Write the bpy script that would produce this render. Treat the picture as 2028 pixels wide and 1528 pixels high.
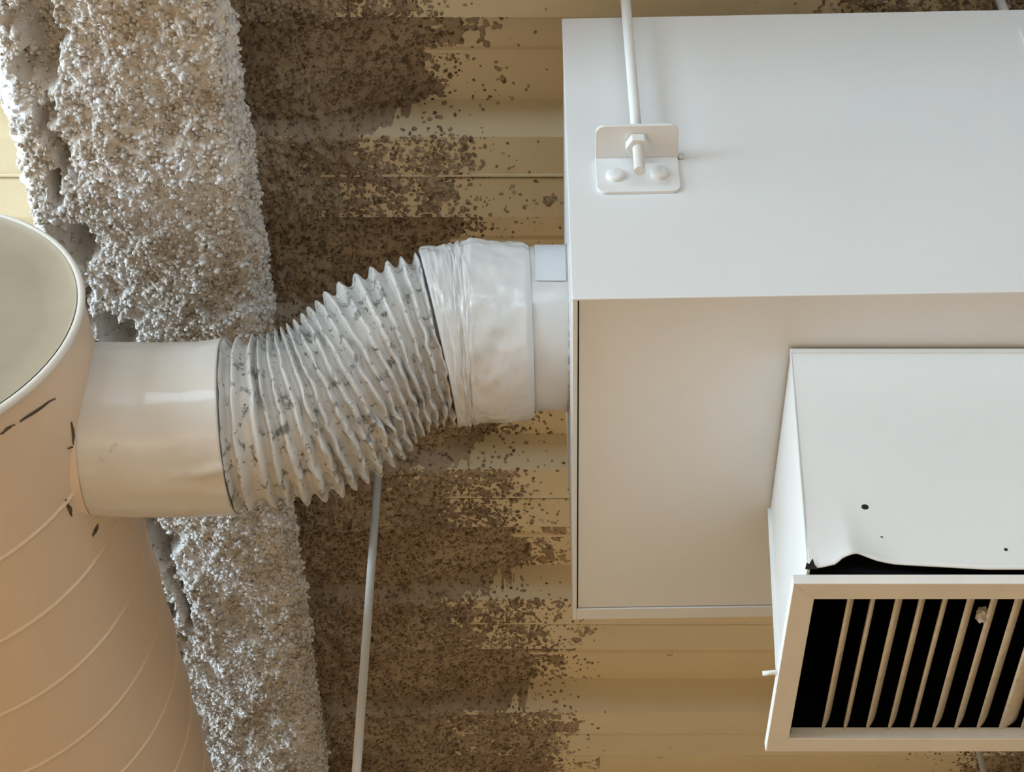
import bpy, bmesh, math, random
import numpy as np
from mathutils import Vector, Matrix

for o in list(bpy.data.objects):
    bpy.data.objects.remove(o, do_unlink=True)
scn = bpy.context.scene
COL = scn.collection
random.seed(7)
R = math.radians
EYE = 1.6                                   # eye height above the floor
# ------------------------------------------------------------------ camera
F_PX = 3590.0
ELEV = R(46.1)
cd = bpy.data.cameras.new('camera')
cam = bpy.data.objects.new('camera', cd)
COL.objects.link(cam)
cam.location = (0, 0, EYE)
cam.rotation_euler = (math.pi / 2 + ELEV, 0, 0)
cd.sensor_width = 36.0
cd.lens = F_PX / 2028 * 36.0
cd.clip_start = 0.02
scn.camera = cam
# ------------------------------------------------------------------ world + daylight through the windows
w = bpy.data.worlds.new('world')
scn.world = w
w.use_nodes = True
bg = w.node_tree.nodes['Background']
bg.inputs[0].default_value = (0.75, 0.87, 1.0, 1)
bg.inputs[1].default_value = 0.6

def daylight(loc, rot, sx, sy, power, col):
    l = bpy.data.lights.new('window_daylight', 'AREA')
    l.shape = 'RECTANGLE'; l.size = sx; l.size_y = sy
    l.energy = power; l.color = col
    o = bpy.data.objects.new('window_daylight', l)
    COL.objects.link(o)
    o.location = loc; o.rotation_euler = rot
    return o
COOL = (0.67, 0.85, 1.0)
ROOM = dict(x0=-3.4, x1=3.4, y0=-3.2, y1=4.6)
WIN_Z0, WIN_Z1 = 2.1, 3.3
BACK_WIN = [(-2.9, -1.3), (-0.9, 0.7), (1.1, 2.7)]        # x ranges in the wall behind the camera
LEFT_WIN = [(-2.2, -0.5), (0.1, 1.8), (2.4, 4.1)]         # y ranges in the wall on the left
for a, b in BACK_WIN:
    daylight(((a + b) / 2, ROOM['y0'] - 0.06, (WIN_Z0 + WIN_Z1) / 2), (R(90), 0, 0), b - a, WIN_Z1 - WIN_Z0, 47, COOL)
for a, b in LEFT_WIN:
    daylight((ROOM['x0'] - 0.06, (a + b) / 2, (WIN_Z0 + WIN_Z1) / 2), (R(90), 0, R(-90)), b - a, WIN_Z1 - WIN_Z0, 190, COOL)
sun_d = bpy.data.lights.new('sun', 'SUN')
sun_d.energy = 9.4; sun_d.angle = R(0.6); sun_d.color = (1.0, 0.93, 0.82)
sun = bpy.data.objects.new('sun', sun_d); COL.objects.link(sun)
sun.rotation_euler = Vector((0.25, 0.78, -0.80)).to_track_quat('-Z', 'Y').to_euler()   # morning sun through the windows behind the camera
scn.view_settings.view_transform = 'Standard'
scn.view_settings.look = 'None'
scn.view_settings.gamma = 1.0
scn.view_settings.use_curve_mapping = False
scn.view_settings.exposure = -0.68

# ------------------------------------------------------------------ helpers
CE, SE = math.cos(ELEV), math.sin(ELEV)
def at_t(px, py, t):
    """photo pixel at distance t along the optical axis -> world point"""
    u = (px - 1014) / F_PX * t; v = (764 - py) / F_PX * t
    return Vector((u, t * CE - v * SE, EYE + t * SE + v * CE))
def at_h(px, py, h):
    v = (764 - py) / F_PX
    return at_t(px, py, h / (SE + v * CE))
def at_y(px, py, y):
    v = (764 - py) / F_PX
    return at_t(px, py, y / (CE - v * SE))

def mesh_obj(name, verts, faces, mat, parent=None, smooth=False):
    me = bpy.data.meshes.new(name)
    me.from_pydata([tuple(v) for v in verts], [], faces)
    me.validate(); me.update()
    return link_mesh(name, me, mat, parent, smooth)
def link_mesh(name, me, mat, parent=None, smooth=False):
    if smooth:
        me.polygons.foreach_set('use_smooth', [True] * len(me.polygons))
    o = bpy.data.objects.new(name, me)
    COL.objects.link(o)
    if mat is not None and not me.materials:
        me.materials.append(mat)
    if parent is not None:
        o.parent = parent
    return o
def bm_obj(name, bm, mat, parent=None, smooth=False):
    bmesh.ops.recalc_face_normals(bm, faces=bm.faces[:])
    me = bpy.data.meshes.new(name)
    bm.to_mesh(me); bm.free()
    return link_mesh(name, me, mat, parent, smooth)
def bm_box(bm, x0, x1, y0, y1, z0, z1, bevel=0.0, seg=2):
    r = bmesh.ops.create_cube(bm, size=1.0)
    vs = r['verts']
    for v in vs:
        v.co = Vector((x0 + (v.co.x + .5) * (x1 - x0), y0 + (v.co.y + .5) * (y1 - y0), z0 + (v.co.z + .5) * (z1 - z0)))
    if bevel > 0:
        es = list({e for v in vs for e in v.link_edges})
        bmesh.ops.bevel(bm, geom=es, offset=bevel, segments=seg, profile=0.5, affect='EDGES')
def box(name, x0, x1, y0, y1, z0, z1, mat, parent=None, bevel=0.0, seg=2):
    bm = bmesh.new()
    bm_box(bm, x0, x1, y0, y1, z0, z1, bevel, seg)
    return bm_obj(name, bm, mat, parent)
def bm_cyl(bm, p0, p1, r0, r1=None, n=20, caps=True):
    p0 = Vector(p0); p1 = Vector(p1); r1 = r0 if r1 is None else r1
    d = (p1 - p0)
    q = d.to_track_quat('Z', 'Y').to_matrix()
    a, b = [], []
    for i in range(n):
        th = 2 * math.pi * i / n
        c = q @ Vector((math.cos(th), math.sin(th), 0))
        a.append(bm.verts.new(p0 + c * r0)); b.append(bm.verts.new(p1 + c * r1))
    for i in range(n):
        j = (i + 1) % n
        f = bm.faces.new((a[i], a[j], b[j], b[i])); f.smooth = n > 8
    if caps:
        bm.faces.new(a[::-1]); bm.faces.new(b)
def cyl(name, p0, p1, r, mat, parent=None, n=20, r1=None):
    bm = bmesh.new(); bm_cyl(bm, p0, p1, r, r1, n)
    return bm_obj(name, bm, mat, parent)
def prism(name, pts2, axis, a, b, mat, parent=None, bevel=0.0):
    """closed 2-D outline extruded along axis ('x','y','z')"""
    def mk(p, s):
        return {'x': (s, p[0], p[1]), 'y': (p[0], s, p[1]), 'z': (p[0], p[1], s)}[axis]
    bm = bmesh.new()
    A = [bm.verts.new(mk(p, a)) for p in pts2]; B = [bm.verts.new(mk(p, b)) for p in pts2]
    n = len(pts2)
    for i in range(n):
        j = (i + 1) % n
        bm.faces.new((A[i], A[j], B[j], B[i]))
    bm.faces.new(A[::-1]); bm.faces.new(B)
    if bevel:
        bmesh.ops.recalc_face_normals(bm, faces=bm.faces[:])
        bmesh.ops.bevel(bm, geom=bm.edges[:], offset=bevel, segments=2, profile=0.5, affect='EDGES')
    return bm_obj(name, bm, mat, parent)
def rounded(x0, x1, y0, y1, r, k=5, corners=(1, 1, 1, 1)):
    out = []
    for ci, (cx, cy, a0) in enumerate(((x1 - r, y1 - r, 0), (x0 + r, y1 - r, 90), (x0 + r, y0 + r, 180), (x1 - r, y0 + r, 270))):
        if corners[ci]:
            for i in range(k + 1):
                a = R(a0 + 90 * i / k); out.append((cx + r * math.cos(a), cy + r * math.sin(a)))
        else:
            out.append(((x1, x0, x0, x1)[ci], (y1, y1, y0, y0)[ci]))
    return out
def empty(name, loc=(0, 0, 0), rz=0.0):
    o = bpy.data.objects.new(name, None); COL.objects.link(o)
    o.location = loc; o.rotation_euler = (0, 0, rz); o.empty_display_size = 0.05
    return o
def tag(o, label=None, cat=None, group=None, kind=None):
    if label: o['label'] = label
    if cat: o['category'] = cat
    if group: o['group'] = group
    if kind: o['kind'] = kind
    return o
def grid_faces(nu, nv, wrap_u=False, wrap_v=False):
    """vertex index = iu*nv+iv"""
    iu = np.arange(nu if wrap_u else nu - 1); iv = np.arange(nv if wrap_v else nv - 1)
    U, V = np.meshgrid(iu, iv, indexing='ij')
    U2 = (U + 1) % nu; V2 = (V + 1) % nv
    return np.stack([U * nv + V, U2 * nv + V, U2 * nv + V2, U * nv + V2], -1).reshape(-1, 4)
def np_mesh(name, P, F, mat, parent=None, smooth=True):
    me = bpy.data.meshes.new(name)
    P = np.asarray(P, dtype=np.float32).reshape(-1, 3); F = np.asarray(F, dtype=np.int32)
    me.vertices.add(len(P)); me.vertices.foreach_set('co', P.ravel())
    me.loops.add(F.size); me.loops.foreach_set('vertex_index', F.ravel())
    me.polygons.add(len(F)); me.polygons.foreach_set('loop_start', np.arange(0, F.size, F.shape[1], dtype=np.int32))
    me.update(calc_edges=True); me.validate()
    return link_mesh(name, me, mat, parent, smooth)

# vectorised noise -------------------------------------------------------
def _h(ix, iy, iz, s):
    n = (ix.astype(np.int64) * 374761393 + iy.astype(np.int64) * 668265263 + iz.astype(np.int64) * 2147483647 + s * 1274126177) & 0xffffffff
    n = ((n ^ (n >> 13)) * 1274126177) & 0xffffffff
    n = n ^ (n >> 16)
    return (n & 0xffff) / 65535.0
def vnoise(x, y, z, s=0):
    fx, fy, fz = np.floor(x), np.floor(y), np.floor(z)
    a, b, c = x - fx, y - fy, z - fz
    a = a * a * (3 - 2 * a); b = b * b * (3 - 2 * b); c = c * c * (3 - 2 * c)
    out = 0
    for i in (0, 1):
        for j in (0, 1):
            for k in (0, 1):
                wgt = (a if i else 1 - a) * (b if j else 1 - b) * (c if k else 1 - c)
                out = out + wgt * _h(fx + i, fy + j, fz + k, s)
    return out * 2 - 1
def fbm(x, y, z, s=0, o=3):
    r = 0; amp = 1.0; k = 1.0; tot = 0
    for i in range(o):
        r = r + amp * vnoise(x * k, y * k, z * k, s + 17 * i); tot += amp; amp *= .5; k *= 2.03
    return r / tot
def worley(x, y, z, s=0):
    fx, fy, fz = np.floor(x), np.floor(y), np.floor(z)
    d = np.full(np.shape(x), 9.0)
    for i in (-1, 0, 1):
        for j in (-1, 0, 1):
            for k in (-1, 0, 1):
                cx, cy, cz = fx + i, fy + j, fz + k
                px = cx + _h(cx, cy, cz, s); py = cy + _h(cx, cy, cz, s + 5); pz = cz + _h(cx, cy, cz, s + 9)
                d = np.minimum(d, (px - x) ** 2 + (py - y) ** 2 + (pz - z) ** 2)
    return np.sqrt(d)

ICO_V = None
def crumbs(name, pts, sizes, tones, mat, parent, seed):
    """many small lumpy grains joined into one mesh; 'tone' is each grain's own shade"""
    global ICO_V, ICO_F
    if ICO_V is None:
        b_ = bmesh.new(); bmesh.ops.create_icosphere(b_, subdivisions=1, radius=1.0)
        ICO_V = np.array([list(v.co) for v in b_.verts]); ICO_F = np.array([[v.index for v in f.verts] for f in b_.faces]); b_.free()
    rg = np.random.default_rng(seed)
    n_ = len(pts); k_ = len(ICO_V)
    V = ICO_V[None] * rg.uniform(.6, 1.25, (n_, k_, 1)) * rg.uniform(.7, 1.35, (n_, 1, 3)) * sizes[:, None, None] + pts[:, None, :]
    F = (ICO_F[None] + (np.arange(n_) * k_)[:, None, None]).reshape(-1, 3)
    o = np_mesh(name, V.reshape(-1, 3), F, mat, parent)
    at = o.data.attributes.new('tone', 'FLOAT', 'POINT')
    at.data.foreach_set('value', np.repeat(tones, k_).astype(np.float32))
    return tag(o, kind='stuff')

# ------------------------------------------------------------------ materials
def new_mat(name):
    m = bpy.data.materials.new(name); m.use_nodes = True
    nt = m.node_tree
    return m, nt, nt.nodes['Principled BSDF']
def noise_node(nt, scale, detail=3, rough=0.6, coord='Object'):
    tc = nt.nodes.new('ShaderNodeTexCoord')
    n = nt.nodes.new('ShaderNodeTexNoise')
    n.inputs['Scale'].default_value = scale; n.inputs['Detail'].default_value = detail; n.inputs['Roughness'].default_value = rough
    nt.links.new(tc.outputs[coord], n.inputs['Vector'])
    return n
def ramp_node(nt, src, stops):
    r = nt.nodes.new('ShaderNodeValToRGB')
    el = r.color_ramp.elements
    el[0].position, el[0].color = stops[0][0], (*stops[0][1], 1)
    el[1].position, el[1].color = stops[-1][0], (*stops[-1][1], 1)
    for p, c in stops[1:-1]:
        e = el.new(p); e.color = (*c, 1)
    nt.links.new(src, r.inputs['Fac'])
    return r
def mix_node(nt, fac, a, b, mode='MIX'):
    m = nt.nodes.new('ShaderNodeMix'); m.data_type = 'RGBA'; m.blend_type = mode
    for s, v in ((m.inputs[0], fac), (m.inputs[6], a), (m.inputs[7], b)):
        if hasattr(v, 'links') or hasattr(v, 'is_linked'):
            nt.links.new(v, s)
        elif isinstance(v, tuple):
            s.default_value = (*v, 1)
        else:
            s.default_value = v
    return m.outputs[2]
def bump(nt, b, src, strength, dist):
    n = nt.nodes.new('ShaderNodeBump'); n.inputs['Strength'].default_value = strength; n.inputs['Distance'].default_value = dist
    nt.links.new(src, n.inputs['Height']); nt.links.new(n.outputs[0], b.inputs['Normal'])
def paint(name, col, rough=0.45, var=0.05, scale=6.0, peel=0.0, dirt=None, spec=0.5):
    m, nt, b = new_mat(name)
    n = noise_node(nt, scale, 4)
    lo = tuple(c * (1 - var) for c in col); hi = tuple(min(1, c * (1 + var)) for c in col)
    out = ramp_node(nt, n.outputs['Fac'], [(0.3, lo), (0.7, hi)]).outputs[0]
    if dirt:                                   # (colour, scale, threshold) stain specks
        for dc, ds, th in dirt:
            d = noise_node(nt, ds, 4, 0.65)
            f = ramp_node(nt, d.outputs['Fac'], [(th, (0, 0, 0)), (th + 0.07, (1, 1, 1))]).outputs[0]
            out = mix_node(nt, f, out, dc)
    nt.links.new(out, b.inputs['Base Color'])
    b.inputs['Roughness'].default_value = rough
    b.inputs['Specular IOR Level'].default_value = spec
    if peel:
        p = noise_node(nt, 260, 2)
        bump(nt, b, p.outputs['Fac'], peel, 0.001)
    return m
M = {}
M['box'] = paint('white_sheet_metal', (0.79, 0.79, 0.785), 0.38, 0.02, 5, 0.06)
M['hood'] = paint('white_hood_paint', (0.82, 0.815, 0.80), 0.4, 0.02, 5, 0.04)
M['grille'] = paint('offwhite_grille_paint', (0.82, 0.79, 0.74), 0.42, 0.05, 20, 0.05)
M['slat'] = paint('dusty_slat', (0.76, 0.69, 0.58), 0.55, 0.12, 60, 0.2, dirt=[((0.48, 0.37, 0.25), 45, 0.60)])
M['deck'] = paint('cream_deck_paint', (0.81, 0.70, 0.485), 0.48, 0.06, 3, 0.05, dirt=[((0.20, 0.14, 0.07), 30, 0.70)])
M['cap'] = paint('shaded_cap_paint', (0.36, 0.30, 0.22), 0.5, 0.08, 9, 0.05, dirt=[((0.33, 0.26, 0.19), 14, 0.68)])  # duct tan darkened, shade on the end cap put into its colour
M['duct'] = paint('tan_duct_paint', (0.82, 0.64, 0.47), 0.36, 0.05, 4, 0.05, dirt=[((0.40, 0.30, 0.19), 14, 0.72)])
M['rim'] = paint('rim_highlight_paint', (0.80, 0.76, 0.70), 0.3, 0.04, 10)  # paler than the duct: the rim's highlight is put into the colour
M['hose'] = paint('dusty_aluminium_hose', (0.64, 0.63, 0.61), 0.40, 0.10, 25, 0.0, dirt=[((0.24, 0.235, 0.23), 62, 0.57), ((0.20, 0.17, 0.14), 120, 0.60)])
M['tape'] = paint('white_tape', (0.66, 0.65, 0.64), 0.2, 0.04, 12, 0.0, dirt=[((0.42, 0.37, 0.31), 22, 0.71)])
M['patch_blue'] = paint('blueish_white', (0.66, 0.68, 0.71), 0.3, 0.03, 12)
M['stub'] = paint('white_taped_pipe', (0.70, 0.67, 0.63), 0.13, 0.04, 9, 0.0, dirt=[((0.40, 0.38, 0.36), 16, 0.68)])
M['sealant'] = paint('grey_sealant', (0.42, 0.40, 0.40), 0.8, 0.3, 120)
M['rod'] = paint('white_rod_paint', (0.78, 0.77, 0.74), 0.35, 0.04, 20)
M['bracket'] = paint('white_bracket_paint', (0.80, 0.795, 0.785), 0.4, 0.02, 20)
M['steel'] = paint('primer_steel', (0.30, 0.13, 0.09), 0.6, 0.1, 10)
M['dark'] = paint('unlit_interior_black', (0.006, 0.006, 0.007), 0.95, 0.1, 20, spec=0.05)  # near-black colour that paints in the darkness of unlit interiors
M['black'] = paint('black_mark', (0.012, 0.010, 0.009), 0.8, 0.2, 40)
M['scuff'] = paint('dark_scuff', (0.10, 0.075, 0.05), 0.8, 0.4, 120)
M['lint'] = paint('grey_lint', (0.62, 0.60, 0.57), 0.95, 0.3, 200)
M['wall'] = paint('plain_wall_paint', (0.42, 0.37, 0.30), 0.8, 0.04, 2)
M['floor'] = paint('warm_wood_floor', (0.62, 0.38, 0.19), 0.5, 0.12, 2)
M['slab'] = paint('grey_concrete', (0.35, 0.34, 0.32), 0.9, 0.1, 4)

def wool(name, light, dark, mid, speck):
    m, nt, b = new_mat(name)
    big = noise_node(nt, 9, 3)
    base = ramp_node(nt, big.outputs['Fac'], [(0.38, mid), (0.62, light)]).outputs[0]
    sp = noise_node(nt, 95, 4, 0.7)
    f = ramp_node(nt, sp.outputs['Fac'], [(speck, (0, 0, 0)), (speck + 0.10, (1, 1, 1))]).outputs[0]
    out = mix_node(nt, f, base, dark)
    ta = nt.nodes.new('ShaderNodeAttribute'); ta.attribute_name = 'tone'
    out = mix_node(nt, ta.outputs['Fac'], out, dark)
    nt.links.new(out, b.inputs['Base Color'])
    b.inputs['Roughness'].default_value = 1.0
    b.inputs['Specular IOR Level'].default_value = 0.05
    fine = noise_node(nt, 420, 4, 0.7)
    bump(nt, b, fine.outputs['Fac'], 0.6, 0.003)
    return m
M['wool'] = wool('grey_rock_wool', (0.86, 0.85, 0.84), (0.38, 0.29, 0.21), (0.74, 0.69, 0.63), 0.58)
M['spray'] = wool('brown_rock_wool_overspray', (0.56, 0.45, 0.33), (0.19, 0.13, 0.09), (0.40, 0.305, 0.215), 0.54)

# ------------------------------------------------------------------ room shell
H_DECK = EYE + 1.84
D_DECK = 0.06
PITCH = 0.30
Y_EDGE = 1.3403                     # near edge of one lower flange
x0, x1, y0, y1 = ROOM['x0'], ROOM['x1'], ROOM['y0'], ROOM['y1']
fl = tag(box('floor', x0, x1, y0, y1, -0.1, 0.0, M['floor']), kind='structure')
ceil = tag(box('ceiling', x0, x1, y0, y1, H_DECK + 0.075, H_DECK + 0.2, M['slab']), kind='structure')

def deck_z(y):
    """underside height of the folded deck above H_DECK (numpy)"""
    u = np.mod(np.asarray(y) - Y_EDGE, PITCH)
    return np.where(u < .128, 0, np.where(u < .142, (u - .128) / .014 * D_DECK, np.where(u < .286, D_DECK, (PITCH - u) / .014 * D_DECK)))
# one folded sheet from lap joint to lap joint, cut profile (y, z)
g = 0.0624
pr = [(g + .0030, .012), (g + .0035, .001), (g + .005, 0.0), (.1275, 0.0), (.142, D_DECK), (.2075, D_DECK), (.2105, D_DECK - .004), (.2145, D_DECK - .004), (.2175, D_DECK),
      (.286, D_DECK), (.3005, 0.0), (PITCH + g - .0048, 0.0), (PITCH + g - .004, -.0022), (PITCH + g - .0015, -.0022), (PITCH + g - .0012, 0.0), (PITCH + g - .001, .012)]
th = 0.0012
top = [(p[0], p[1] + th * 1.4) for p in pr][::-1]
outline = pr + top
panel_me = None
k0 = int(math.floor((y0 - Y_EDGE) / PITCH)) + 1
k1 = int(math.floor((y1 - Y_EDGE) / PITCH)) - 1
for k in range(k0, k1):
    if panel_me is None:
        p = prism('deck_panel', outline, 'x', x0, x1, M['deck'], ceil)
        panel_me = p.data
    else:
        p = link_mesh('deck_panel', panel_me, None, ceil)
    p.location = (0, Y_EDGE + k * PITCH, H_DECK)

def wall_with_windows(name, along, pos, a0, a1, wins, thick, sgn):
    bm = bmesh.new()
    zt = H_DECK + 0.075
    def bb(a, b, z0, z1):
        if along == 'x': bm_box(bm, a, b, min(pos, pos + sgn * thick), max(pos, pos + sgn * thick), z0, z1)
        else: bm_box(bm, min(pos, pos + sgn * thick), max(pos, pos + sgn * thick), a, b, z0, z1)
    c = a0
    for a, b in wins:
        bb(c, a, 0, zt); bb(a, b, 0, WIN_Z0); bb(a, b, WIN_Z1, zt); c = b
    bb(c, a1, 0, zt)
    return tag(bm_obj(name, bm, M['wall']), kind='structure')
wall_with_windows('wall_back', 'x', y0, x0, x1, BACK_WIN, 0.12, -1)
wall_with_windows('wall_left', 'y', x0, y0, y1, LEFT_WIN, 0.12, -1)
wall_with_windows('wall_right', 'y', x1, y0, y1, [], 0.12, 1)
wall_with_windows('wall_front', 'x', y1, x0, x1, [], 0.12, 1)
wn = 0
for along, wins, pos in (('x', BACK_WIN, y0), ('y', LEFT_WIN, x0)):
    for a, b in wins:
        wn += 1
        bm = bmesh.new()
        def fb(p, q, z0, z1):
            if along == 'x': bm_box(bm, p, q, pos - .03, pos + .02, z0, z1)
            else: bm_box(bm, pos - .03, pos + .02, p, q, z0, z1)
        fb(a, a + .05, WIN_Z0, WIN_Z1); fb(b - .05, b, WIN_Z0, WIN_Z1)
        fb(a + .05, b - .05, WIN_Z0, WIN_Z0 + .05); fb(a + .05, b - .05, WIN_Z1 - .05, WIN_Z1)
        m_ = (a + b) / 2
        fb(m_ - .03, m_ + .03, WIN_Z0 + .05, WIN_Z1 - .05)
        tag(bm_obj('window_%d' % wn, bm, M['rod']), kind='structure')

# ------------------------------------------------------------------ fireproofed beams
def beam(xl, xr, ya, yb, fine, label, seed, trough):
    """H beam under the deck with a sprayed rock-wool coat"""
    xc = (xl + xr) / 2
    zb = EYE + 1.55; zt = H_DECK
    root = tag(empty('fireproofed_beam', (xc, ya, zb)), label, 'beam', 'sprayed beams under the deck')
    hw = (xr - xl) / 2
    bm = bmesh.new()
    bm_box(bm, -hw + .05, hw - .05, 0, yb - ya, .055, .065)
    bm_box(bm, -.004, .004, 0, yb - ya, .065, zt - zb - .013)
    bm_box(bm, -hw + .05, hw - .05, 0, yb - ya, zt - zb - .013, zt - zb - .003)
    bm_obj('steel_beam', bm, M['steel'], root)
    # coat: outline around the section, open at the deck
    H = zt - zb
    sec = [(-hw + .055, H + .004), (-hw + .045, H - .03), (-.055, H - .055), (-.05, .12), (-hw + .03, .085), (-hw + .004, .06), (-hw, .03), (-hw + .02, .004), (-hw + .05, 0),
           (0, -.004), (hw - .05, 0), (hw - .015, .004), (hw, .03), (hw - .004, .06), (hw - .03, .085), (.05, .12), (.055, H - .055), (hw - .045, H - .03), (hw - .055, H + .004)]
    sec = np.array(sec)
    sl = np.concatenate([[0], np.cumsum(np.hypot(*(sec[1:] - sec[:-1]).T))])
    step = fine
    s = np.arange(0, sl[-1], step)
    if fine < .004:                     # the flank that faces away from the room's centre needs no fine mesh
        s = np.concatenate([np.arange(0, sl[7], .008), np.arange(sl[7], sl[-1], step)])
    cx = np.interp(s, sl, sec[:, 0]); cz = np.interp(s, sl, sec[:, 1])
    tx = np.gradient(cx, s); tz = np.gradient(cz, s); ln = np.hypot(tx, tz)
    # smooth normals
    ker = np.ones(9) / 9
    nx = np.convolve(np.pad(tz / ln, 4, 'edge'), ker, 'valid'); nz = np.convolve(np.pad(-tx / ln, 4, 'edge'), ker, 'valid')
    nl = np.hypot(nx, nz) + 1e-6; nx, nz = -nx / nl * -1, nz / nl
    yy = np.concatenate([np.arange(0, .45 - ya, .008), np.arange(.45 - ya, 2.5 - ya, step), np.arange(2.5 - ya, yb - ya + .01, .02)]) if fine < .004 else np.arange(0, yb - ya, step)
    CX, YY = np.meshgrid(cx, yy, indexing='ij'); CZ = np.meshgrid(cz, yy, indexing='ij')[0]
    NX = np.meshgrid(nx, yy, indexing='ij')[0]; NZ = np.meshgrid(nz, yy, indexing='ij')[0]
    wx, wy, wz = CX + xc, YY + ya, CZ
    big = fbm(wx * 11, wy * 11, wz * 11, seed, 3)
    mid = fbm(wx * 45, wy * 45, wz * 45, seed + 3, 2)
    wl = worley(wx * 150 + .5 * mid, wy * 150, wz * 150, seed + 7)
    wl2 = worley(wx * 70, wy * 70 + mid, wz * 70, seed + 8)
    fin = fbm(wx * 160, wy * 160, wz * 160, seed + 12, 2)
    d = .010 * big + .006 * mid + .0060 * (0.55 - wl) + .006 * (.5 - wl2) + .003 * fin
    if trough is not None:
        bot = np.clip(1 - np.abs(CZ) / .05, 0, 1)
        dist = np.abs(wx - (trough + .02 * vnoise(wy * 9, wy * 0, wy * 0, 5) ))
        pit = np.clip((1 - dist / .05 + 1.15 * fbm(wx * 34, wy * 22, wz * 0, 3, 3) - .80) * 3.2, 0, 1)
        d = d - .046 * pit * bot
    P = np.stack([CX + NX * d, YY, CZ + NZ * d], -1)
    np_mesh('rock_wool_coat', P, grid_faces(len(cx), len(yy)), M['wool'], root)
    if fine < .004:
        rg = np.random.default_rng(seed)
        ok = np.argwhere((YY > .2 - ya) & (YY < 2.45 - ya) & ((CX > -hw + .004) & (CZ < .05) | (CX > 0)))
        ok = ok[rg.choice(len(ok), 58000, replace=False)]
        pt = P[ok[:, 0], ok[:, 1]] + np.stack([NX[ok[:, 0], ok[:, 1]], 0 * ok[:, 0], NZ[ok[:, 0], ok[:, 1]]], -1) * rg.uniform(-.0005, .0022, (len(ok), 1))
        cl = fbm(pt[:, 0] * 26, pt[:, 1] * 26, pt[:, 2] * 26, 71, 2)           # shades come in drifts
        tn = np.clip(rg.uniform(-.55, .50, len(pt)) + .65 * cl, 0, .95)
        crumbs('rock_wool_nodules', pt, rg.uniform(.0014, .0036, len(pt)), tn, M['wool'], root, seed)
    return root
beam(-.535, -.285, -3.1, 4.5, .0019, 'steel beam coated in lumpy grey rock wool behind the tan spiral duct', 11, -.47)
beam(.86, 1.12, -3.1, 4.5, .012, 'steel beam in rock wool at the lower right corner beyond the white grille', 23, None)

def overspray(name, xa, xb, ya, yb, edge, sign, step, label, seed):
    """heightfield of sprayed crumbs stuck to the folded deck, thinning out to separate specks"""
    xs = np.arange(xa, xb, step); ys = np.arange(ya, yb, step)
    X, Y = np.meshgrid(xs, ys, indexing='ij')
    dz = deck_z(Y)
    e = edge(Y)
    dist = (e - X) * sign                      # >0 inside
    base = np.clip(dist * .034, -.010, .009) + .0022
    big = fbm(X * 14, Y * 14, Y * 0, seed, 3); mid = fbm(X * 55, Y * 55, Y * 0, seed + 4, 2)
    wl = worley(X * 130 + .6 * mid, Y * 130, X * 0, seed + 9)
    wl2 = worley(X * 62, Y * 62 + .6 * mid, X * 0, seed + 10)
    tck = base - .0028 + .006 * big + .0055 * mid + .0075 * (.42 - wl) + .005 * (.42 - wl2)
    uu = np.mod(Y - Y_EDGE, PITCH)
    tck = tck - .006 * ((uu > .12) & (uu < .15) | (uu > .28)) * np.clip(1 - dist / .16, 0, 1)
    fill = np.clip(dist / .16, 0, 1) * .6       # recesses are partly filled near the beam
    z = dz * (1 - fill) - tck
    P = np.stack([X, Y, z + H_DECK], -1)
    # keep only cells that show below the deck
    vis = (tck + dz * fill) > -.0012
    F = grid_faces(len(xs), len(ys))
    keep = vis.ravel()[F].any(1)
    F = F[keep]
    used = np.unique(F); remap = np.zeros(P.shape[0] * P.shape[1], dtype=np.int64); remap[used] = np.arange(len(used))
    root = tag(np_mesh(name, P.reshape(-1, 3)[used], remap[F], M['spray']), label, 'fireproofing', kind='stuff')
    # loose grains: dense on the crust, thinning to single specks on the bare deck
    rg = np.random.default_rng(seed)
    n_ = 120000
    gx = rg.uniform(xa, xb, n_); gy = rg.uniform(ya, yb, n_)
    dd = (edge(gy) - gx) * sign + .05 * fbm(gx * 16, gy * 16, gx * 0, seed + 2, 3)
    pr_ = np.where(dd > 0, .55, .55 * np.exp(dd / .030))
    k_ = rg.uniform(0, 1, n_) < pr_
    gx, gy, dd = gx[k_], gy[k_], dd[k_]
    ix = np.clip(((gx - xa) / step).astype(int), 0, len(xs) - 1); iy = np.clip(((gy - ya) / step).astype(int), 0, len(ys) - 1)
    gz = np.minimum(z[ix, iy], deck_z(gy)) + H_DECK
    sz = rg.uniform(.0010, .0036, len(gx)) * np.where(dd < -.03, .8, 1)
    crumbs('overspray_grains', np.stack([gx, gy, gz], -1), sz, np.clip(rg.uniform(-.7, .9, len(gx)), 0, .9), M['spray'], root, seed)
    return root
overspray('fireproofing_overspray', -.40, .16, .2, 2.95, lambda y: -.10 + .115 * (y - 1.2), 1, .0026,
          'dark brown rock wool overspray crusted on the tan deck beside the grey beam', 31)
overspray('fireproofing_overspray', .30, .92, .2, 3.0, lambda y: .42 + .26 * (y - 1.15), -1, .005,
          'brown overspray specks on the deck at the right edge beyond the white box', 57)

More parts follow.
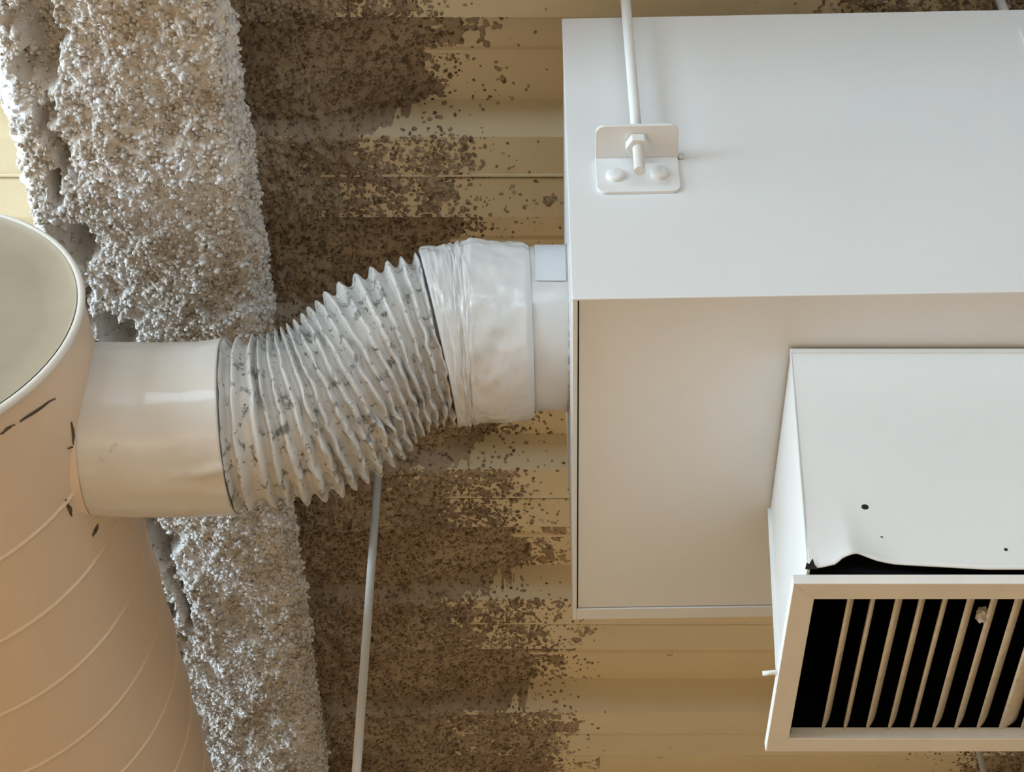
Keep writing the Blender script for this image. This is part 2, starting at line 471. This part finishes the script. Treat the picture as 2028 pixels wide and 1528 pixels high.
# ------------------------------------------------------------------ main spiral duct
RD = 0.2077
cap_c = at_t(-282, 652, 1.702)
yaw = R(-2.4)
duct = tag(empty('spiral_duct', cap_c, yaw), 'large tan spiral duct with a capped end at the left edge', 'duct')
L = y1 - cap_c.y - .1
bm = bmesh.new()
n = 96
def ring(bm, y, r, n=n, tilt=0):
    return [bm.verts.new((r * math.cos(2 * math.pi * i / n), y - tilt * r * -math.sin(2 * math.pi * i / n), r * math.sin(2 * math.pi * i / n))) for i in range(n)]
TILT = 0.10
rs = [ring(bm, .0, RD, tilt=TILT), ring(bm, .05, RD, tilt=TILT * .5), ring(bm, .12, RD)] + [ring(bm, .2 + i * .3, RD) for i in range(int((L - .2) / .3))]
for a, b in zip(rs[:-1], rs[1:]):
    for i in range(n):
        f = bm.faces.new((a[i], a[(i + 1) % n], b[(i + 1) % n], b[i])); f.smooth = True
bm_obj('duct_body', bm, M['duct'], duct)
# end cap: shallow dished plate and its rolled rim
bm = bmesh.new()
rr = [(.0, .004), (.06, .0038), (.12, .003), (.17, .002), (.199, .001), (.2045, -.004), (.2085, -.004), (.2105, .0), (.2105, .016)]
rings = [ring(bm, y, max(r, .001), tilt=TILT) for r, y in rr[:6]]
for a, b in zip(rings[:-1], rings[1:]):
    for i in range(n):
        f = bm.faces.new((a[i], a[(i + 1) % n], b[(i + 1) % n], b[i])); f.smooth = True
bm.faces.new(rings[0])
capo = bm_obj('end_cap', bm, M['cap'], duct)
bm = bmesh.new()
tor = []
for i in range(n):
    th_ = 2 * math.pi * i / n
    c = Vector((RD * math.cos(th_), TILT * RD * math.sin(th_), RD * math.sin(th_)))
    rad = Vector((math.cos(th_), 0, math.sin(th_)))
    tor.append([bm.verts.new(c + rad * (.0043 * math.cos(q)) + Vector((0, .0043 * math.sin(q), 0))) for q in [2 * math.pi * j / 10 for j in range(10)]])
for i in range(n):
    for j in range(10):
        f = bm.faces.new((tor[i][j], tor[(i + 1) % n][j], tor[(i + 1) % n][(j + 1) % 10], tor[i][(j + 1) % 10])); f.smooth = True
bm_obj('rolled_rim', bm, M['rim'], capo)
# helical lock seam: raised band winding along the duct
prof = [(-.0026, -.0005), (-.0016, .0017), (0, .0021), (.0016, .0017), (.0026, -.0005)]
PS = .1
turns = int((L - .3) / PS)
N = turns * 72
ph = np.linspace(0, turns * 2 * np.pi, N)
ystart = .135
Pp = np.zeros((N, 5, 3))
for j, (dy, dr) in enumerate(prof):
    a = -ph                                            # winds so that the right flank lies nearer than the belly
    Pp[:, j, 0] = (RD + dr) * np.cos(a); Pp[:, j, 2] = (RD + dr) * np.sin(a); Pp[:, j, 1] = ystart + PS * ph / (2 * np.pi) + dy
np_mesh('lock_seam', Pp, grid_faces(N, 5), M['duct'], duct)

def duct_patch(name, px, py, dpx, dpy, wid, mat, parent):
    """thin scuff lying on the duct skin, given by its place on the photo"""
    inv = (Matrix.Translation(cap_c) @ Matrix.Rotation(yaw, 4, 'Z')).inverted()
    def hit(x, y):
        o = inv @ Vector((0, 0, EYE)); d = (inv @ at_t(x, y, 1.0)) - o
        a_ = d.x ** 2 + d.z ** 2; b_ = 2 * (o.x * d.x + o.z * d.z); c_ = o.x ** 2 + o.z ** 2 - (RD + .0006) ** 2
        dis = b_ * b_ - 4 * a_ * c_
        if dis < 0: return None
        return o + d * ((-b_ - math.sqrt(dis)) / (2 * a_))
    vs, fs = [], []
    m_ = 6
    nx_, ny_ = -dpy, dpx
    l_ = math.hypot(nx_, ny_); nx_, ny_ = nx_ / l_, ny_ / l_
    for i in range(m_ + 1):
        u = i / m_ - .5
        wv = wid * (1 - abs(u) * 1.5) * random.uniform(.6, 1.1) / 2 + .6
        jx = random.uniform(-1.5, 1.5)
        for sg in (-1, 1):
            h_ = hit(px + dpx * u + nx_ * (wv * sg + jx), py + dpy * u + ny_ * (wv * sg + jx))
            if h_ is None: return
            vs.append(h_)
    for i in range(m_):
        fs.append((2 * i, 2 * i + 1, 2 * i + 3, 2 * i + 2))
    mesh_obj(name, vs, fs, mat, parent)
for a in ((75, 812, 70, -48, 7), (15, 850, 30, -20, 5), (145, 862, 6, 54, 6), (137, 1005, 12, 34, 8), (190, 1050, -10, 24, 6), (146, 885, 26, -4, 3)):
    duct_patch('scuff_mark', *a, M['scuff'], duct)

# branch pipe off the duct (taped smooth stub) --------------------------------
inv_d = (Matrix.Translation(cap_c) @ Matrix.Rotation(yaw, 4, 'Z')).inverted()
def lofted(stations, nseg, n_ang, rough_fn, name, mat, parent, inv=None, thick_end=True):
    """stations: list of (centre, normal angle deg, radius); resampled and joined; rough_fn(s, ang) -> radial add"""
    S = np.linspace(0, 1, len(stations))
    s = np.linspace(0, 1, nseg)
    C = np.array([list(st[0]) for st in stations]); A = np.array([st[1] for st in stations]); Rr = np.array([st[2] for st in stations])
    c = np.stack([np.interp(s, S, C[:, i]) for i in range(3)], -1); a = np.radians(np.interp(s, S, A)); r = np.interp(s, S, Rr)
    ang = np.linspace(0, 2 * np.pi, n_ang, endpoint=False)
    SS, AA = np.meshgrid(s, ang, indexing='ij')
    rad = r[:, None] + rough_fn(SS, AA)
    U = np.array([0, -.5, .866]); Wd = np.array([0, .866, .5]); Xv = np.array([1., 0, 0])
    e1 = -np.sin(a)[:, None] * Xv + np.cos(a)[:, None] * U          # in-plane "up"
    P = c[:, None, :] + rad[..., None] * (np.cos(AA)[..., None] * e1[:, None, :] + np.sin(AA)[..., None] * Wd)
    if inv is not None:
        m4 = np.array(inv)
        P = P @ m4[:3, :3].T + m4[:3, 3]
    return np_mesh(name, P, grid_faces(nseg, n_ang, False, True), mat, parent)
# angle 0 = upper edge in the photo, pi = lower edge, 3pi/2 = towards the camera
def stub_rough(S, A):
    low = np.exp(-((A - 3.75) / .45) ** 2)
    cr = fbm(S * 9, A * 5, S * 0, 3, 3) * .0035 * low * np.clip((S - .35) * 2.2, 0, 1)
    fold = .0045 * np.exp(-((A - 3.95 - .25 * (S - .75)) / .05) ** 2) * np.clip((S - .55) * 4, 0, 1)
    dents = .0009 * fbm(S * 4, A * 4, S * 0, 8, 2)
    return (cr + fold + dents) * np.clip((1 - S) * 12, 0, 1)
sc = lambda x, y, t: at_t(x, y, t)
st = [(sc(100, 848, 1.80), 0, .0875), (sc(170, 850, 1.80), 0, .0872), (sc(240, 850, 1.80), 0, .0870), (sc(320, 851, 1.80), 0, .0868), (sc(395, 849, 1.80), 2, .0875), (sc(456, 843, 1.80), 4.6, .0885), (sc(462, 843, 1.80), 4.6, .074)]
stub = lofted(st, 90, 120, stub_rough, 'branch_pipe', M['stub'], duct, inv_d)
# saddle flange where the branch leaves the duct
st = [(sc(150, 850, 1.80), 0, .094), (sc(172, 850, 1.80), 0, .0925), (sc(192, 850, 1.80), 0, .0882)]
lofted(st, 12, 96, lambda S, A: .0008 * fbm(S * 3, A * 5, S * 0, 2, 2), 'branch_saddle', M['duct'], duct, inv_d)

# ------------------------------------------------------------------ flexible corrugated duct
chords = [((445, 663), (474, 1019)), ((470, 663), (500, 1015)), ((500, 660), (547, 1008)), ((512, 659), (577, 1006)), ((527, 657), (613, 1004)),
          ((540, 650), (650, 995)), ((551, 645), (683, 985)), ((562, 638), (709, 974)), ((577, 630), (734, 960)), ((591, 619), (760, 945)),
          ((603, 607), (786, 928)), ((620, 594), (804, 911)), ((637, 576), (818, 894)), ((665, 557), (830, 880)), ((698, 540), (842, 868)),
          ((730, 526), (855, 858)), ((762, 513), (870, 850)), ((791, 504), (885, 846)), ((819, 497), (903, 842)), ((838, 494), (915, 840))]
T0, T1 = 1.80, 1.90
hose_root_p = at_t(465, 845, 1.80)
hose = tag(empty('flexible_duct', (hose_root_p.x, hose_root_p.y, hose_root_p.z - .09)), 'corrugated silver flexible duct with white tape bending up to the white box', 'duct')
inv_h = Matrix.Translation(hose.location).inverted()
cs, an, rd, tt = [], [], [], []
nc = len(chords)
for i, (a, b) in enumerate(chords):
    t = T0 + (T1 - T0) * i / (nc - 1)
    cs.append(list(at_t((a[0] + b[0]) / 2, (a[1] + b[1]) / 2, t)))
    an.append(math.atan2(b[0] - a[0], b[1] - a[1])); rd.append(math.hypot(b[0] - a[0], b[1] - a[1]) / 2 * t / F_PX)
cs = np.array(cs); an = np.array(an); rd = np.array(rd)
sub = 10
nS = (nc - 1) * sub + 1
u = np.linspace(0, nc - 1, nS)
c = np.stack([np.interp(u, np.arange(nc), cs[:, i]) for i in range(3)], -1); a = np.interp(u, np.arange(nc), an); r0 = np.interp(u, np.arange(nc), rd)
ang = np.linspace(0, 2 * np.pi, 220, endpoint=False)
UU, AA = np.meshgrid(u, ang, indexing='ij')
frac = UU - np.floor(UU)
wave = (.5 + .5 * np.cos(2 * np.pi * frac)) ** 1.5                      # 1 on the ridge, 0 in the valley
# crumpling: stronger along the lower front where the outer bend was squeezed by hand
low = np.clip(np.exp(-((AA - 3.75) / .85) ** 2), 0, 1) * np.clip((UU - 2) / 4, 0, 1)
rip = fbm(AA * 7, np.round(UU) * 3.7, UU * .2, 5, 2)
depth = .0105 + .003 * low
rad = r0[:, None] - .0015 - depth * (1 - wave) + .0012 * fbm(AA * 3, UU * .8, UU * 0, 9, 2) + .0075 * low * rip * (wave - .25)
Uv = np.array([0, -.5, .866]); Wv = np.array([0, .866, .5]); Xv = np.array([1., 0, 0])
a2 = a[:, None] + .0 * AA
e1 = -np.sin(a)[:, None] * Xv + np.cos(a)[:, None] * Uv
nrm = np.cos(a)[:, None] * Xv + np.sin(a)[:, None] * Uv
axial = .0045 * low * fbm(AA * 6, np.floor(UU + .5) * 5.1, UU * 0, 21, 2) + .0016 * fbm(AA * 4, np.floor(UU + .5) * 2.3, UU * 0, 22, 2)
P = c[:, None, :] + rad[..., None] * (np.cos(AA)[..., None] * e1[:, None, :] + np.sin(AA)[..., None] * Wv) + axial[..., None] * nrm[:, None, :]
np_mesh('corrugated_hose', P - np.array(hose.location), grid_faces(nS, len(ang), False, True), M['hose'], hose)

# tape bands over the upper joint ------------------------------------------------
def tape_band(px, t0, t1, seed, amp, name='tape_band', mat='tape', edge_j=.004, nseg=46):
    stn = []
    for i, (tx_, ty_, bx_, by_) in enumerate(px):
        t = t0 + (t1 - t0) * i / max(1, len(px) - 1)
        stn.append((at_t((tx_ + bx_) / 2, (ty_ + by_) / 2, t), math.degrees(math.atan2(bx_ - tx_, by_ - ty_)), math.hypot(bx_ - tx_, by_ - ty_) / 2 * t / F_PX))
    def fn(S, A):
        cr = worley(S * 3 + seed, A * 3.3, S * 0, seed) - .5 + .55 * (worley(S * 7 + seed, A * 7, S * 0, seed + 40) - .5)
        edge = np.clip(S / .06, 0, 1) * np.clip((1 - S) / .06, 0, 1)
        pl = .0018 * np.abs(vnoise(A * 9, S * 1.2, S * 0, seed + 1)) * np.clip(1.15 - S, 0, 1)
        return amp * (.9 * fbm(S * 5, A * 4, S * 0, seed + 2, 3) + .7 * cr) + pl - .0035 * (1 - edge) + .0012
    return lofted(stn, nseg, 150, fn, name, M[mat], hose, inv_h)
tape_band([(826, 496, 907, 842), (858, 490, 917, 840), (892, 487, 930, 838)], 1.895, 1.90, 3, .0022)
tape_band([(884, 488, 926, 839), (900, 485, 934, 838), (918, 481, 942, 836)], 1.90, 1.902, 14, .0036, nseg=26)
tape_band([(908, 484, 938, 836), (930, 475, 950, 834), (990, 481, 1000, 834), (1045, 482, 1058, 828)], 1.90, 1.908, 29, .0032)

# ------------------------------------------------------------------ plenum box
B0 = Vector((.0538, 1.0545, EYE + 1.205))
BY = R(-1.3)
boxr = tag(empty('plenum_box', B0, BY), 'white sheet metal plenum box hung from the deck by painted rods', 'ventilation box')
BW, BD, BH = .765, .446, .450
TH = .0015
inv_b = (Matrix.Translation(B0) @ Matrix.Rotation(BY, 4, 'Z')).inverted()
box('front_panel', -.001, BW + .001, -.0025, .0, -.0015, BH, M['box'], boxr, .0008)
box('bottom_panel', .0055, BW - .0055, .0022, BD - .004, .0028, .0028 + TH, M['box'], boxr, .0004)
# side panel with a folded lip that shows along the lower edge
prism('side_panel', [(0, 0), (.0042, 0), (.0042, .0016), (.0016, .0016), (.0016, BH - .001), (0, BH - .001)], 'y', .0004, BD, M['box'], boxr)
prism('side_panel', [(BW, 0), (BW - .0042, 0), (BW - .0042, .0016), (BW - .0016, .0016), (BW - .0016, BH - .001), (BW, BH - .001)], 'y', .0004, BD, M['box'], boxr)
prism('back_panel', [(BD, 0), (BD - .016, 0), (BD - .016, .0018), (BD - .0018, .0018), (BD - .0018, BH), (BD, BH)], 'x', .0045, BW - .0045, M['box'], boxr)
box('top_panel', .002, BW - .002, .0004, BD - .002, BH - .003, BH - .0012, M['box'], boxr)
box('dark_interior', .004, BW - .004, .003, BD - .004, .0105, BH - .006, M['dark'], boxr)
# cover plate at the right of the front panel
cp = inv_b @ at_y(2014, 66, B0.y - .005)
ppts = rounded(cp.x, cp.x + .19, cp.z - .30, cp.z, .006, 3)
prism('cover_plate', ppts, 'y', -.0045, -.0024, M['box'], boxr)
# hanger bracket: angle with two bolt heads
bl = inv_b @ at_y(1260, 325, B0.y)
bx_, bz_ = bl.x, bl.z
bw2 = .0395
br = prism('hanger_bracket', rounded(bx_ - bw2, bx_ + bw2, bz_ - .052, bz_ + .0035, .009, 5, (0, 0, 1, 1)), 'y', -.0062, -.0025, M['bracket'], boxr, .0006)
prism('bracket_flange', rounded(bx_ - bw2, bx_ + bw2, -.0435, -.0062, .009, 5, (0, 0, 1, 1)), 'z', bz_, bz_ + .0035, M['bracket'], br, .0006)
for sx, zz in ((-.0215, -.0285), (.0205, -.0265)):
    bm = bmesh.new()
    prev = None
    for (rr_, yy_) in ((.0092, -.0061), (.0090, -.0092), (.0075, -.0108), (.004, -.0116), (.0005, -.0118)):
        rg = [bm.verts.new((bx_ + sx + rr_ * math.cos(2 * math.pi * i / 24), yy_, bz_ + zz + rr_ * math.sin(2 * math.pi * i / 24))) for i in range(24)]
        if prev:
            for i in range(24):
                bm.faces.new((prev[i], prev[(i + 1) % 24], rg[(i + 1) % 24], rg[i])).smooth = True
        prev = rg
    bm_obj('bolt_head', bm, M['bracket'], br)
sl_ = inv_b @ at_y(1348, 322, B0.y)
cyl('rivet', (sl_.x, -.0025, sl_.z), (sl_.x, -.0075, sl_.z), .0028, M['tape'], boxr, 12)
# collar on the left side, sealed with grey mastic
cc = at_t(1110, 650, 1.908)
RC = .0868
c_l = inv_b @ cc
def collar_rough(S, A): return .0004 * fbm(S * 3, A * 5, S * 0, 4, 2)
st = [(at_t(1047, 651, 1.907), 0, RC), (at_t(1090, 650, 1.908), 0, RC), (at_t(1142, 649, 1.909), 0, RC)]
lofted(st, 10, 96, collar_rough, 'duct_collar', M['tape'], boxr, inv_b)
st = [(at_t(1121, 649, 1.909), 0, RC + .0005), (at_t(1126, 649, 1.909), 0, RC + .003), (at_t(1137, 649, 1.909), 0, RC + .0055)]
lofted(st, 10, 160, lambda S, A: .0035 * fbm(S * 3, A * 22, S * 0, 6, 2), 'sealant_ring', M['sealant'], boxr, inv_b)
# bluish patch on the upper flank of the collar
Pq = []
nu, nv = 14, 24
for i in range(nu):
    for j in range(nv):
        x_ = 1058 + (1117 - 1058) * i / (nu - 1)
        a_ = 4.98 + (6.1 - 4.98) * j / (nv - 1)
        ce = at_t(x_, 650, 1.908)
        e_u = Vector((0, -.5, .866)); e_w = Vector((0, .866, .5))
        rj = RC + .0011
        Pq.append(inv_b @ (ce + (e_u * math.cos(a_) + e_w * math.sin(a_)) * rj))
F4 = grid_faces(nu, nv)
np_mesh('collar_patch', np.array([list(p) for p in Pq]), F4, M['patch_blue'], boxr)

# ------------------------------------------------------------------ hanger rods
def hanger_rod(x, y, z0, z1, r, label, nuts=()):
    root = tag(empty('hanger_rod', (x, y, z0)), label, 'rod', 'hanger rods')
    cyl('rod_shaft', (0, 0, 0), (0, 0, z1 - z0), r, M['rod'], root, 16)
    for nz_, rn in nuts:
        bm = bmesh.new(); bm_cyl(bm, (0, 0, nz_), (0, 0, nz_ + rn * .85), rn, rn, 6)
        bmesh.ops.bevel(bm, geom=bm.edges[:], offset=.0008, segments=2, profile=.5, affect='EDGES')
        bm_obj('nut', bm, M['rod'], root)
    # threaded insert plate against the deck
    cyl('ceiling_anchor', (0, 0, z1 - z0 - .014), (0, 0, z1 - z0), r * 2.0, M['rod'], root, 12)
    return root
fw = (Matrix.Translation(B0) @ Matrix.Rotation(BY, 4, 'Z'))
rp = fw @ Vector((bx_ + .0005, -.0245, bz_))
hanger_rod(rp.x, rp.y, rp.z - .045, H_DECK + float(deck_z(rp.y)), .0053, 'white hanger rod with a nut through the bracket on the white box front',
           [(.045 - .0105, .0118), (.0495, .0118)])
q = at_h(759, 800, 1.84)
hanger_rod(q.x, q.y, EYE + .75, H_DECK + float(deck_z(q.y)), .0055, 'long white hanger rod below the flexible duct beside the rock wool', [(.03, .012)])
q = at_h(1920, 1400, 1.84)
hanger_rod(q.x, q.y, EYE + .75, H_DECK + float(deck_z(q.y)), .0052, 'pale hanger rod seen under the lower right of the white grille', [(.03, .012)])
q = at_y(1985, 12, 1.115)
hanger_rod(q.x, q.y, B0.z + BH - .002, H_DECK + float(deck_z(q.y)), .0055, 'short hanger rod at the top right corner above the white box', [(.002, .012)])

# ------------------------------------------------------------------ outlet hood under the box
HT = B0.z - .0004                            # underside of the box
GZ = EYE + .92                               # lower plane of the grille frame
gz_top = GZ + .0125
hood = tag(empty('outlet_hood', (0, 0, gz_top)), 'white tapered sheet metal outlet hood under the plenum box', 'vent hood')
Ax, Ay = .2526, 1.113; Bx, By_ = .2550, 1.326
Cx, Cy = .2345, 1.098; Dx, Dy = .2370, 1.322
W = .36
hz0, hz1 = 0.0, HT - gz_top                  # local z
def gap(x):
    """lower edge of the bent front panel above the grille frame"""
    xp = np.array([.0, .245, .2555, .262, .275, .290, .312, .345, .375, 1.]); zp = np.array([0, 0, .0015, .0075, .0118, .0068, .0045, .0022, 0, 0])
    return np.interp(x, xp, zp)
nxg, nzg = 90, 60
Pf = np.zeros((nxg, nzg, 3))
for i in range(nxg):
    f_ = i / (nxg - 1)
    for j in range(nzg):
        v_ = j / (nzg - 1)
        xl = Cx + (Ax - Cx) * v_; xr = (Cx + W + .04) + ((Ax + W) - (Cx + W + .04)) * v_
        x_ = xl + (xr - xl) * f_ ** 1.3
        yy_ = Cy + (Ay - Cy) * v_
        z_ = hz0 + gap(x_) * (1 - v_) ** 4 + (hz1 - hz0) * v_
        # bent corner: the flap left of a short crease leans forward a little
        cr = max(0, 1 - abs(x_ - .275) / .010) * max(0, 1 - abs(z_ - .040) / .032)
        flap = max(0.0, min(1, (.275 - x_) / .006)) * max(0, 1 - z_ / .075)
        yy_ -= .0022 * flap + .0009 * cr
        yy_ -= .006 * max(0, 1 - abs(x_ - .272) / .03) * (1 - v_) ** 14
        Pf[i, j] = (x_, yy_, z_)
fp = np_mesh('front_panel', Pf, grid_faces(nxg, nzg), M['hood'], hood)
mod = fp.modifiers.new('sheet', 'SOLIDIFY'); mod.thickness = .001; mod.offset = -1
def slab4(name, quad, off, mat, parent):
    q = [Vector(p) for p in quad]; o_ = Vector(off)
    vs = q + [p + o_ for p in q]
    return mesh_obj(name, vs, [(0, 1, 2, 3), (7, 6, 5, 4), (0, 4, 5, 1), (1, 5, 6, 2), (2, 6, 7, 3), (3, 7, 4, 0)], mat, parent)
def hx(v_, front, side=0):
    """left contour of the hood at height fraction v_"""
    return (Cx + (Ax - Cx) * v_) if front else (Dx + (Bx - Dx) * v_)
slab4('side_panel', [(Ax, Ay + .0014, hz1), (Bx, By_, hz1), (Dx, Dy, hz0), (Cx, Cy + .0014, hz0)], (.0012, 0, 0), M['hood'], hood)
slab4('side_panel', [(Ax + W, Ay + .0014, hz1), (Bx + W, By_, hz1), (Dx + W + .04, Dy, hz0), (Cx + W + .04, Cy + .0014, hz0)], (-.0012, 0, 0), M['hood'], hood)
slab4('back_panel', [(Bx - .003, By_, hz1), (Bx + W + .003, By_, hz1), (Dx + W + .043, Dy, hz0), (Dx - .003, Dy, hz0)], (0, .0012, 0), M['hood'], hood)
# folded corner flange of the front panel over the side
slab4('corner_flange', [(Ax - .0011, Ay - .0004, hz1), (Ax - .0011, Ay + .004, hz1), (Cx - .0011, Cy + .0095, hz0), (Cx - .0011, Cy - .0018, hz0)], (.0010, 0, 0), M['hood'], hood)
slab4('top_flange', [(Ax - .001, Ay - .0012, hz1 - .0006), (Ax + W, Ay - .0012, hz1 - .0006), (Ax + W, Ay - .0012, hz1 - .006), (Ax - .001, Ay - .0012, hz1 - .006)], (0, .001, 0), M['hood'], hood)
# near-black sheets stand in for the unlit inside of the hood
slab4('dark_interior', [(Ax + .004, Ay + .006, hz1 - .001), (Ax + W - .004, Ay + .006, hz1 - .001), (Bx + W - .004, By_ - .004, hz1 - .001), (Bx + .004, By_ - .004, hz1 - .001)], (0, 0, -.002), M['dark'], hood)
slab4('dark_interior', [(Ax + .003, Ay + .0085, hz1 - .003), (Ax + W - .003, Ay + .0085, hz1 - .003), (Cx + W + .036, Cy + .0085, hz0 + .0005), (Cx + .004, Cy + .0085, hz0 + .0005)], (0, .002, 0), M['dark'], hood)
slab4('dark_interior', [(Bx + .003, By_ - .003, hz1 - .003), (Bx + W - .003, By_ - .003, hz1 - .003), (Dx + W + .036, Dy - .003, hz0 + .002), (Dx + .004, Dy - .003, hz0 + .002)], (0, -.002, 0), M['dark'], hood)
slab4('dark_interior', [(Ax + .003, Ay + .003, hz1 - .003), (Bx + .003, By_ - .003, hz1 - .003), (Dx + .003, Dy - .003, hz0 + .002), (Cx + .003, Cy + .003, hz0 + .002)], (.002, 0, 0), M['dark'], hood)
slab4('dark_interior', [(Ax + W - .003, Ay + .003, hz1 - .003), (Bx + W - .003, By_ - .003, hz1 - .003), (Dx + W + .036, Dy - .003, hz0 + .002), (Cx + W + .036, Cy + .003, hz0 + .002)], (-.002, 0, 0), M['dark'], hood)
# black discs on the front panel, coloured as the dark of screw holes
def front_point(px, py):
    p = at_y(px, py, Cy)
    for _ in range(4):
        v_ = (p.z - gz_top) / (hz1 - hz0)
        p = at_y(px, py, Cy + (Ay - Cy) * v_)
    return Vector((p.x, p.y, p.z - gz_top))
for px, py, r_ in ((1713, 1004, .0030), (1746, 1064, .0012), (1992, 1088, .0015), (1666, 1143, .0011)):
    if py < 1120:
        p = front_point(px, py)
        cyl('hole_disc', (p.x, p.y + .0006, p.z), (p.x, p.y - .0004, p.z), r_, M['black'], hood, 14)
# small curl of torn black sealing tape at the lower corner
bm = bmesh.new()
p = front_point(1604, 1126)
pts = [(-.0045, 0, -.003), (-.003, -.0015, .002), (-.001, -.0015, .0005), (.001, -.002, .004), (.0025, -.001, .0065), (.0035, 0, .001), (.0055, 0, -.003)]
vv = [bm.verts.new(p + Vector(a_) + Vector((0, -.004, 0))) for a_ in pts]
v2 = [bm.verts.new(p + Vector(a_) + Vector((0, -.003, 0))) for a_ in pts]
nn = len(pts)
for i in range(nn):
    bm.faces.new((vv[i], vv[(i + 1) % nn], v2[(i + 1) % nn], v2[i]))
bm.faces.new(vv); bm.faces.new(v2[::-1])
bm_obj('torn_seal', bm, M['black'], hood)

# ------------------------------------------------------------------ grille
gr = tag(empty('vent_grille', (.2215, 1.101, GZ)), 'white rectangular vent grille with slanted vertical vanes facing down', 'grille')
GW, GD, BR, FT = .425, .2275, .0185, .0095
def frame_side(name, pts, parent):
    return prism(name, pts, 'z', 0, FT, M['grille'], parent, .0006)
frame = frame_side('frame', [(0, 0), (GW, 0), (GW - BR, BR), (BR, BR)], gr)
bm = bmesh.new(); bm.from_mesh(frame.data); bm.free()
frame_side('frame', [(0, GD), (BR, GD - BR), (GW - BR, GD - BR), (GW, GD)], gr)
frame_side('frame', [(0, 0), (BR, BR), (BR, GD - BR), (0, GD)], gr)
frame_side('frame', [(GW, 0), (GW, GD), (GW - BR, GD - BR), (GW - BR, BR)], gr)
# collar of the grille that goes up into the hood
box('inner_wall', BR - .0015, GW - BR + .0015, GD - BR - .0012, GD - BR + .001, .0006, .0115, M['grille'], gr)
box('inner_wall', BR - .0015, GW - BR + .0015, BR - .001, BR + .0012, .0006, .016, M['grille'], gr)
box('inner_wall', BR - .001, BR + .0012, BR + .0014, GD - BR - .0014, .0035, .030, M['dark'], gr)  # side walls blackened to paint in the shade inside
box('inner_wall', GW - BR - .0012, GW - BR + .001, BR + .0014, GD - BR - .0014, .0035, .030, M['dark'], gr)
# vanes: thin aerofoil blades pivoted one by one
def vane_mesh(chord, thk, length):
    pts = []
    m_ = 7
    for i in range(m_ + 1):
        f_ = i / m_; pts.append((thk * math.sqrt(max(0, math.sin(math.pi * (f_ * .94 + .03)))), f_ * chord))
    for i in range(m_, -1, -1):
        f_ = i / m_; pts.append((-thk * math.sqrt(max(0, math.sin(math.pi * (f_ * .94 + .03)))), f_ * chord))
    return pts
vp = vane_mesh(.021, .0021, 1)
vme = None
tilts = [26, 20, 30, 28, 25, 34, 33, 37, 58, 40, 38, 35, 33, 36, 34, 30, 28, 32, 30]
k = 0
xv = .270 - .2215
while xv < GW - BR - .012:
    if vme is None:
        o = prism('vane', vp, 'y', BR + .0013, GD - BR - .0013, M['slat'], gr)
        vme = o.data
        vme.polygons.foreach_set('use_smooth', [True] * len(vme.polygons))
    else:
        o = link_mesh('vane', vme, None, gr)
    o.location = (xv, 0, .0098); o.rotation_euler = (0, R(tilts[k % len(tilts)]), 0)
    xv += .0192; k += 1
# little lever pin on the left edge
lp0 = at_h(1548, 1330, .925); lp1 = at_h(1512, 1320, .925)
lo = Vector((.2215, 1.101, GZ))
lp1.y = lp0.y + .002; lp0.x = .2225
cyl('lever_pin', lp0 - lo, lp1 - lo, .0021, M['rod'], gr, 10)
# lint clump hanging on a vane
ctr = at_h(1945, 1217, .934)
bm = bmesh.new()
bmesh.ops.create_icosphere(bm, subdivisions=4, radius=1.0)
for v in bm.verts:
    c_ = np.array(v.co)
    k_ = 1 + .9 * float(fbm(np.array(c_[0] * 2.2), np.array(c_[1] * 2.2), np.array(c_[2] * 2.2), 4, 3))
    v.co = Vector((v.co.x * .0042, v.co.y * .0075, v.co.z * .005)) * k_
for f in bm.faces: f.smooth = True
lint = bm_obj('lint_clump', bm, M['lint'])
lint.location = ctr
tag(lint, 'small grey lint clump caught on a vane of the white grille', 'lint')
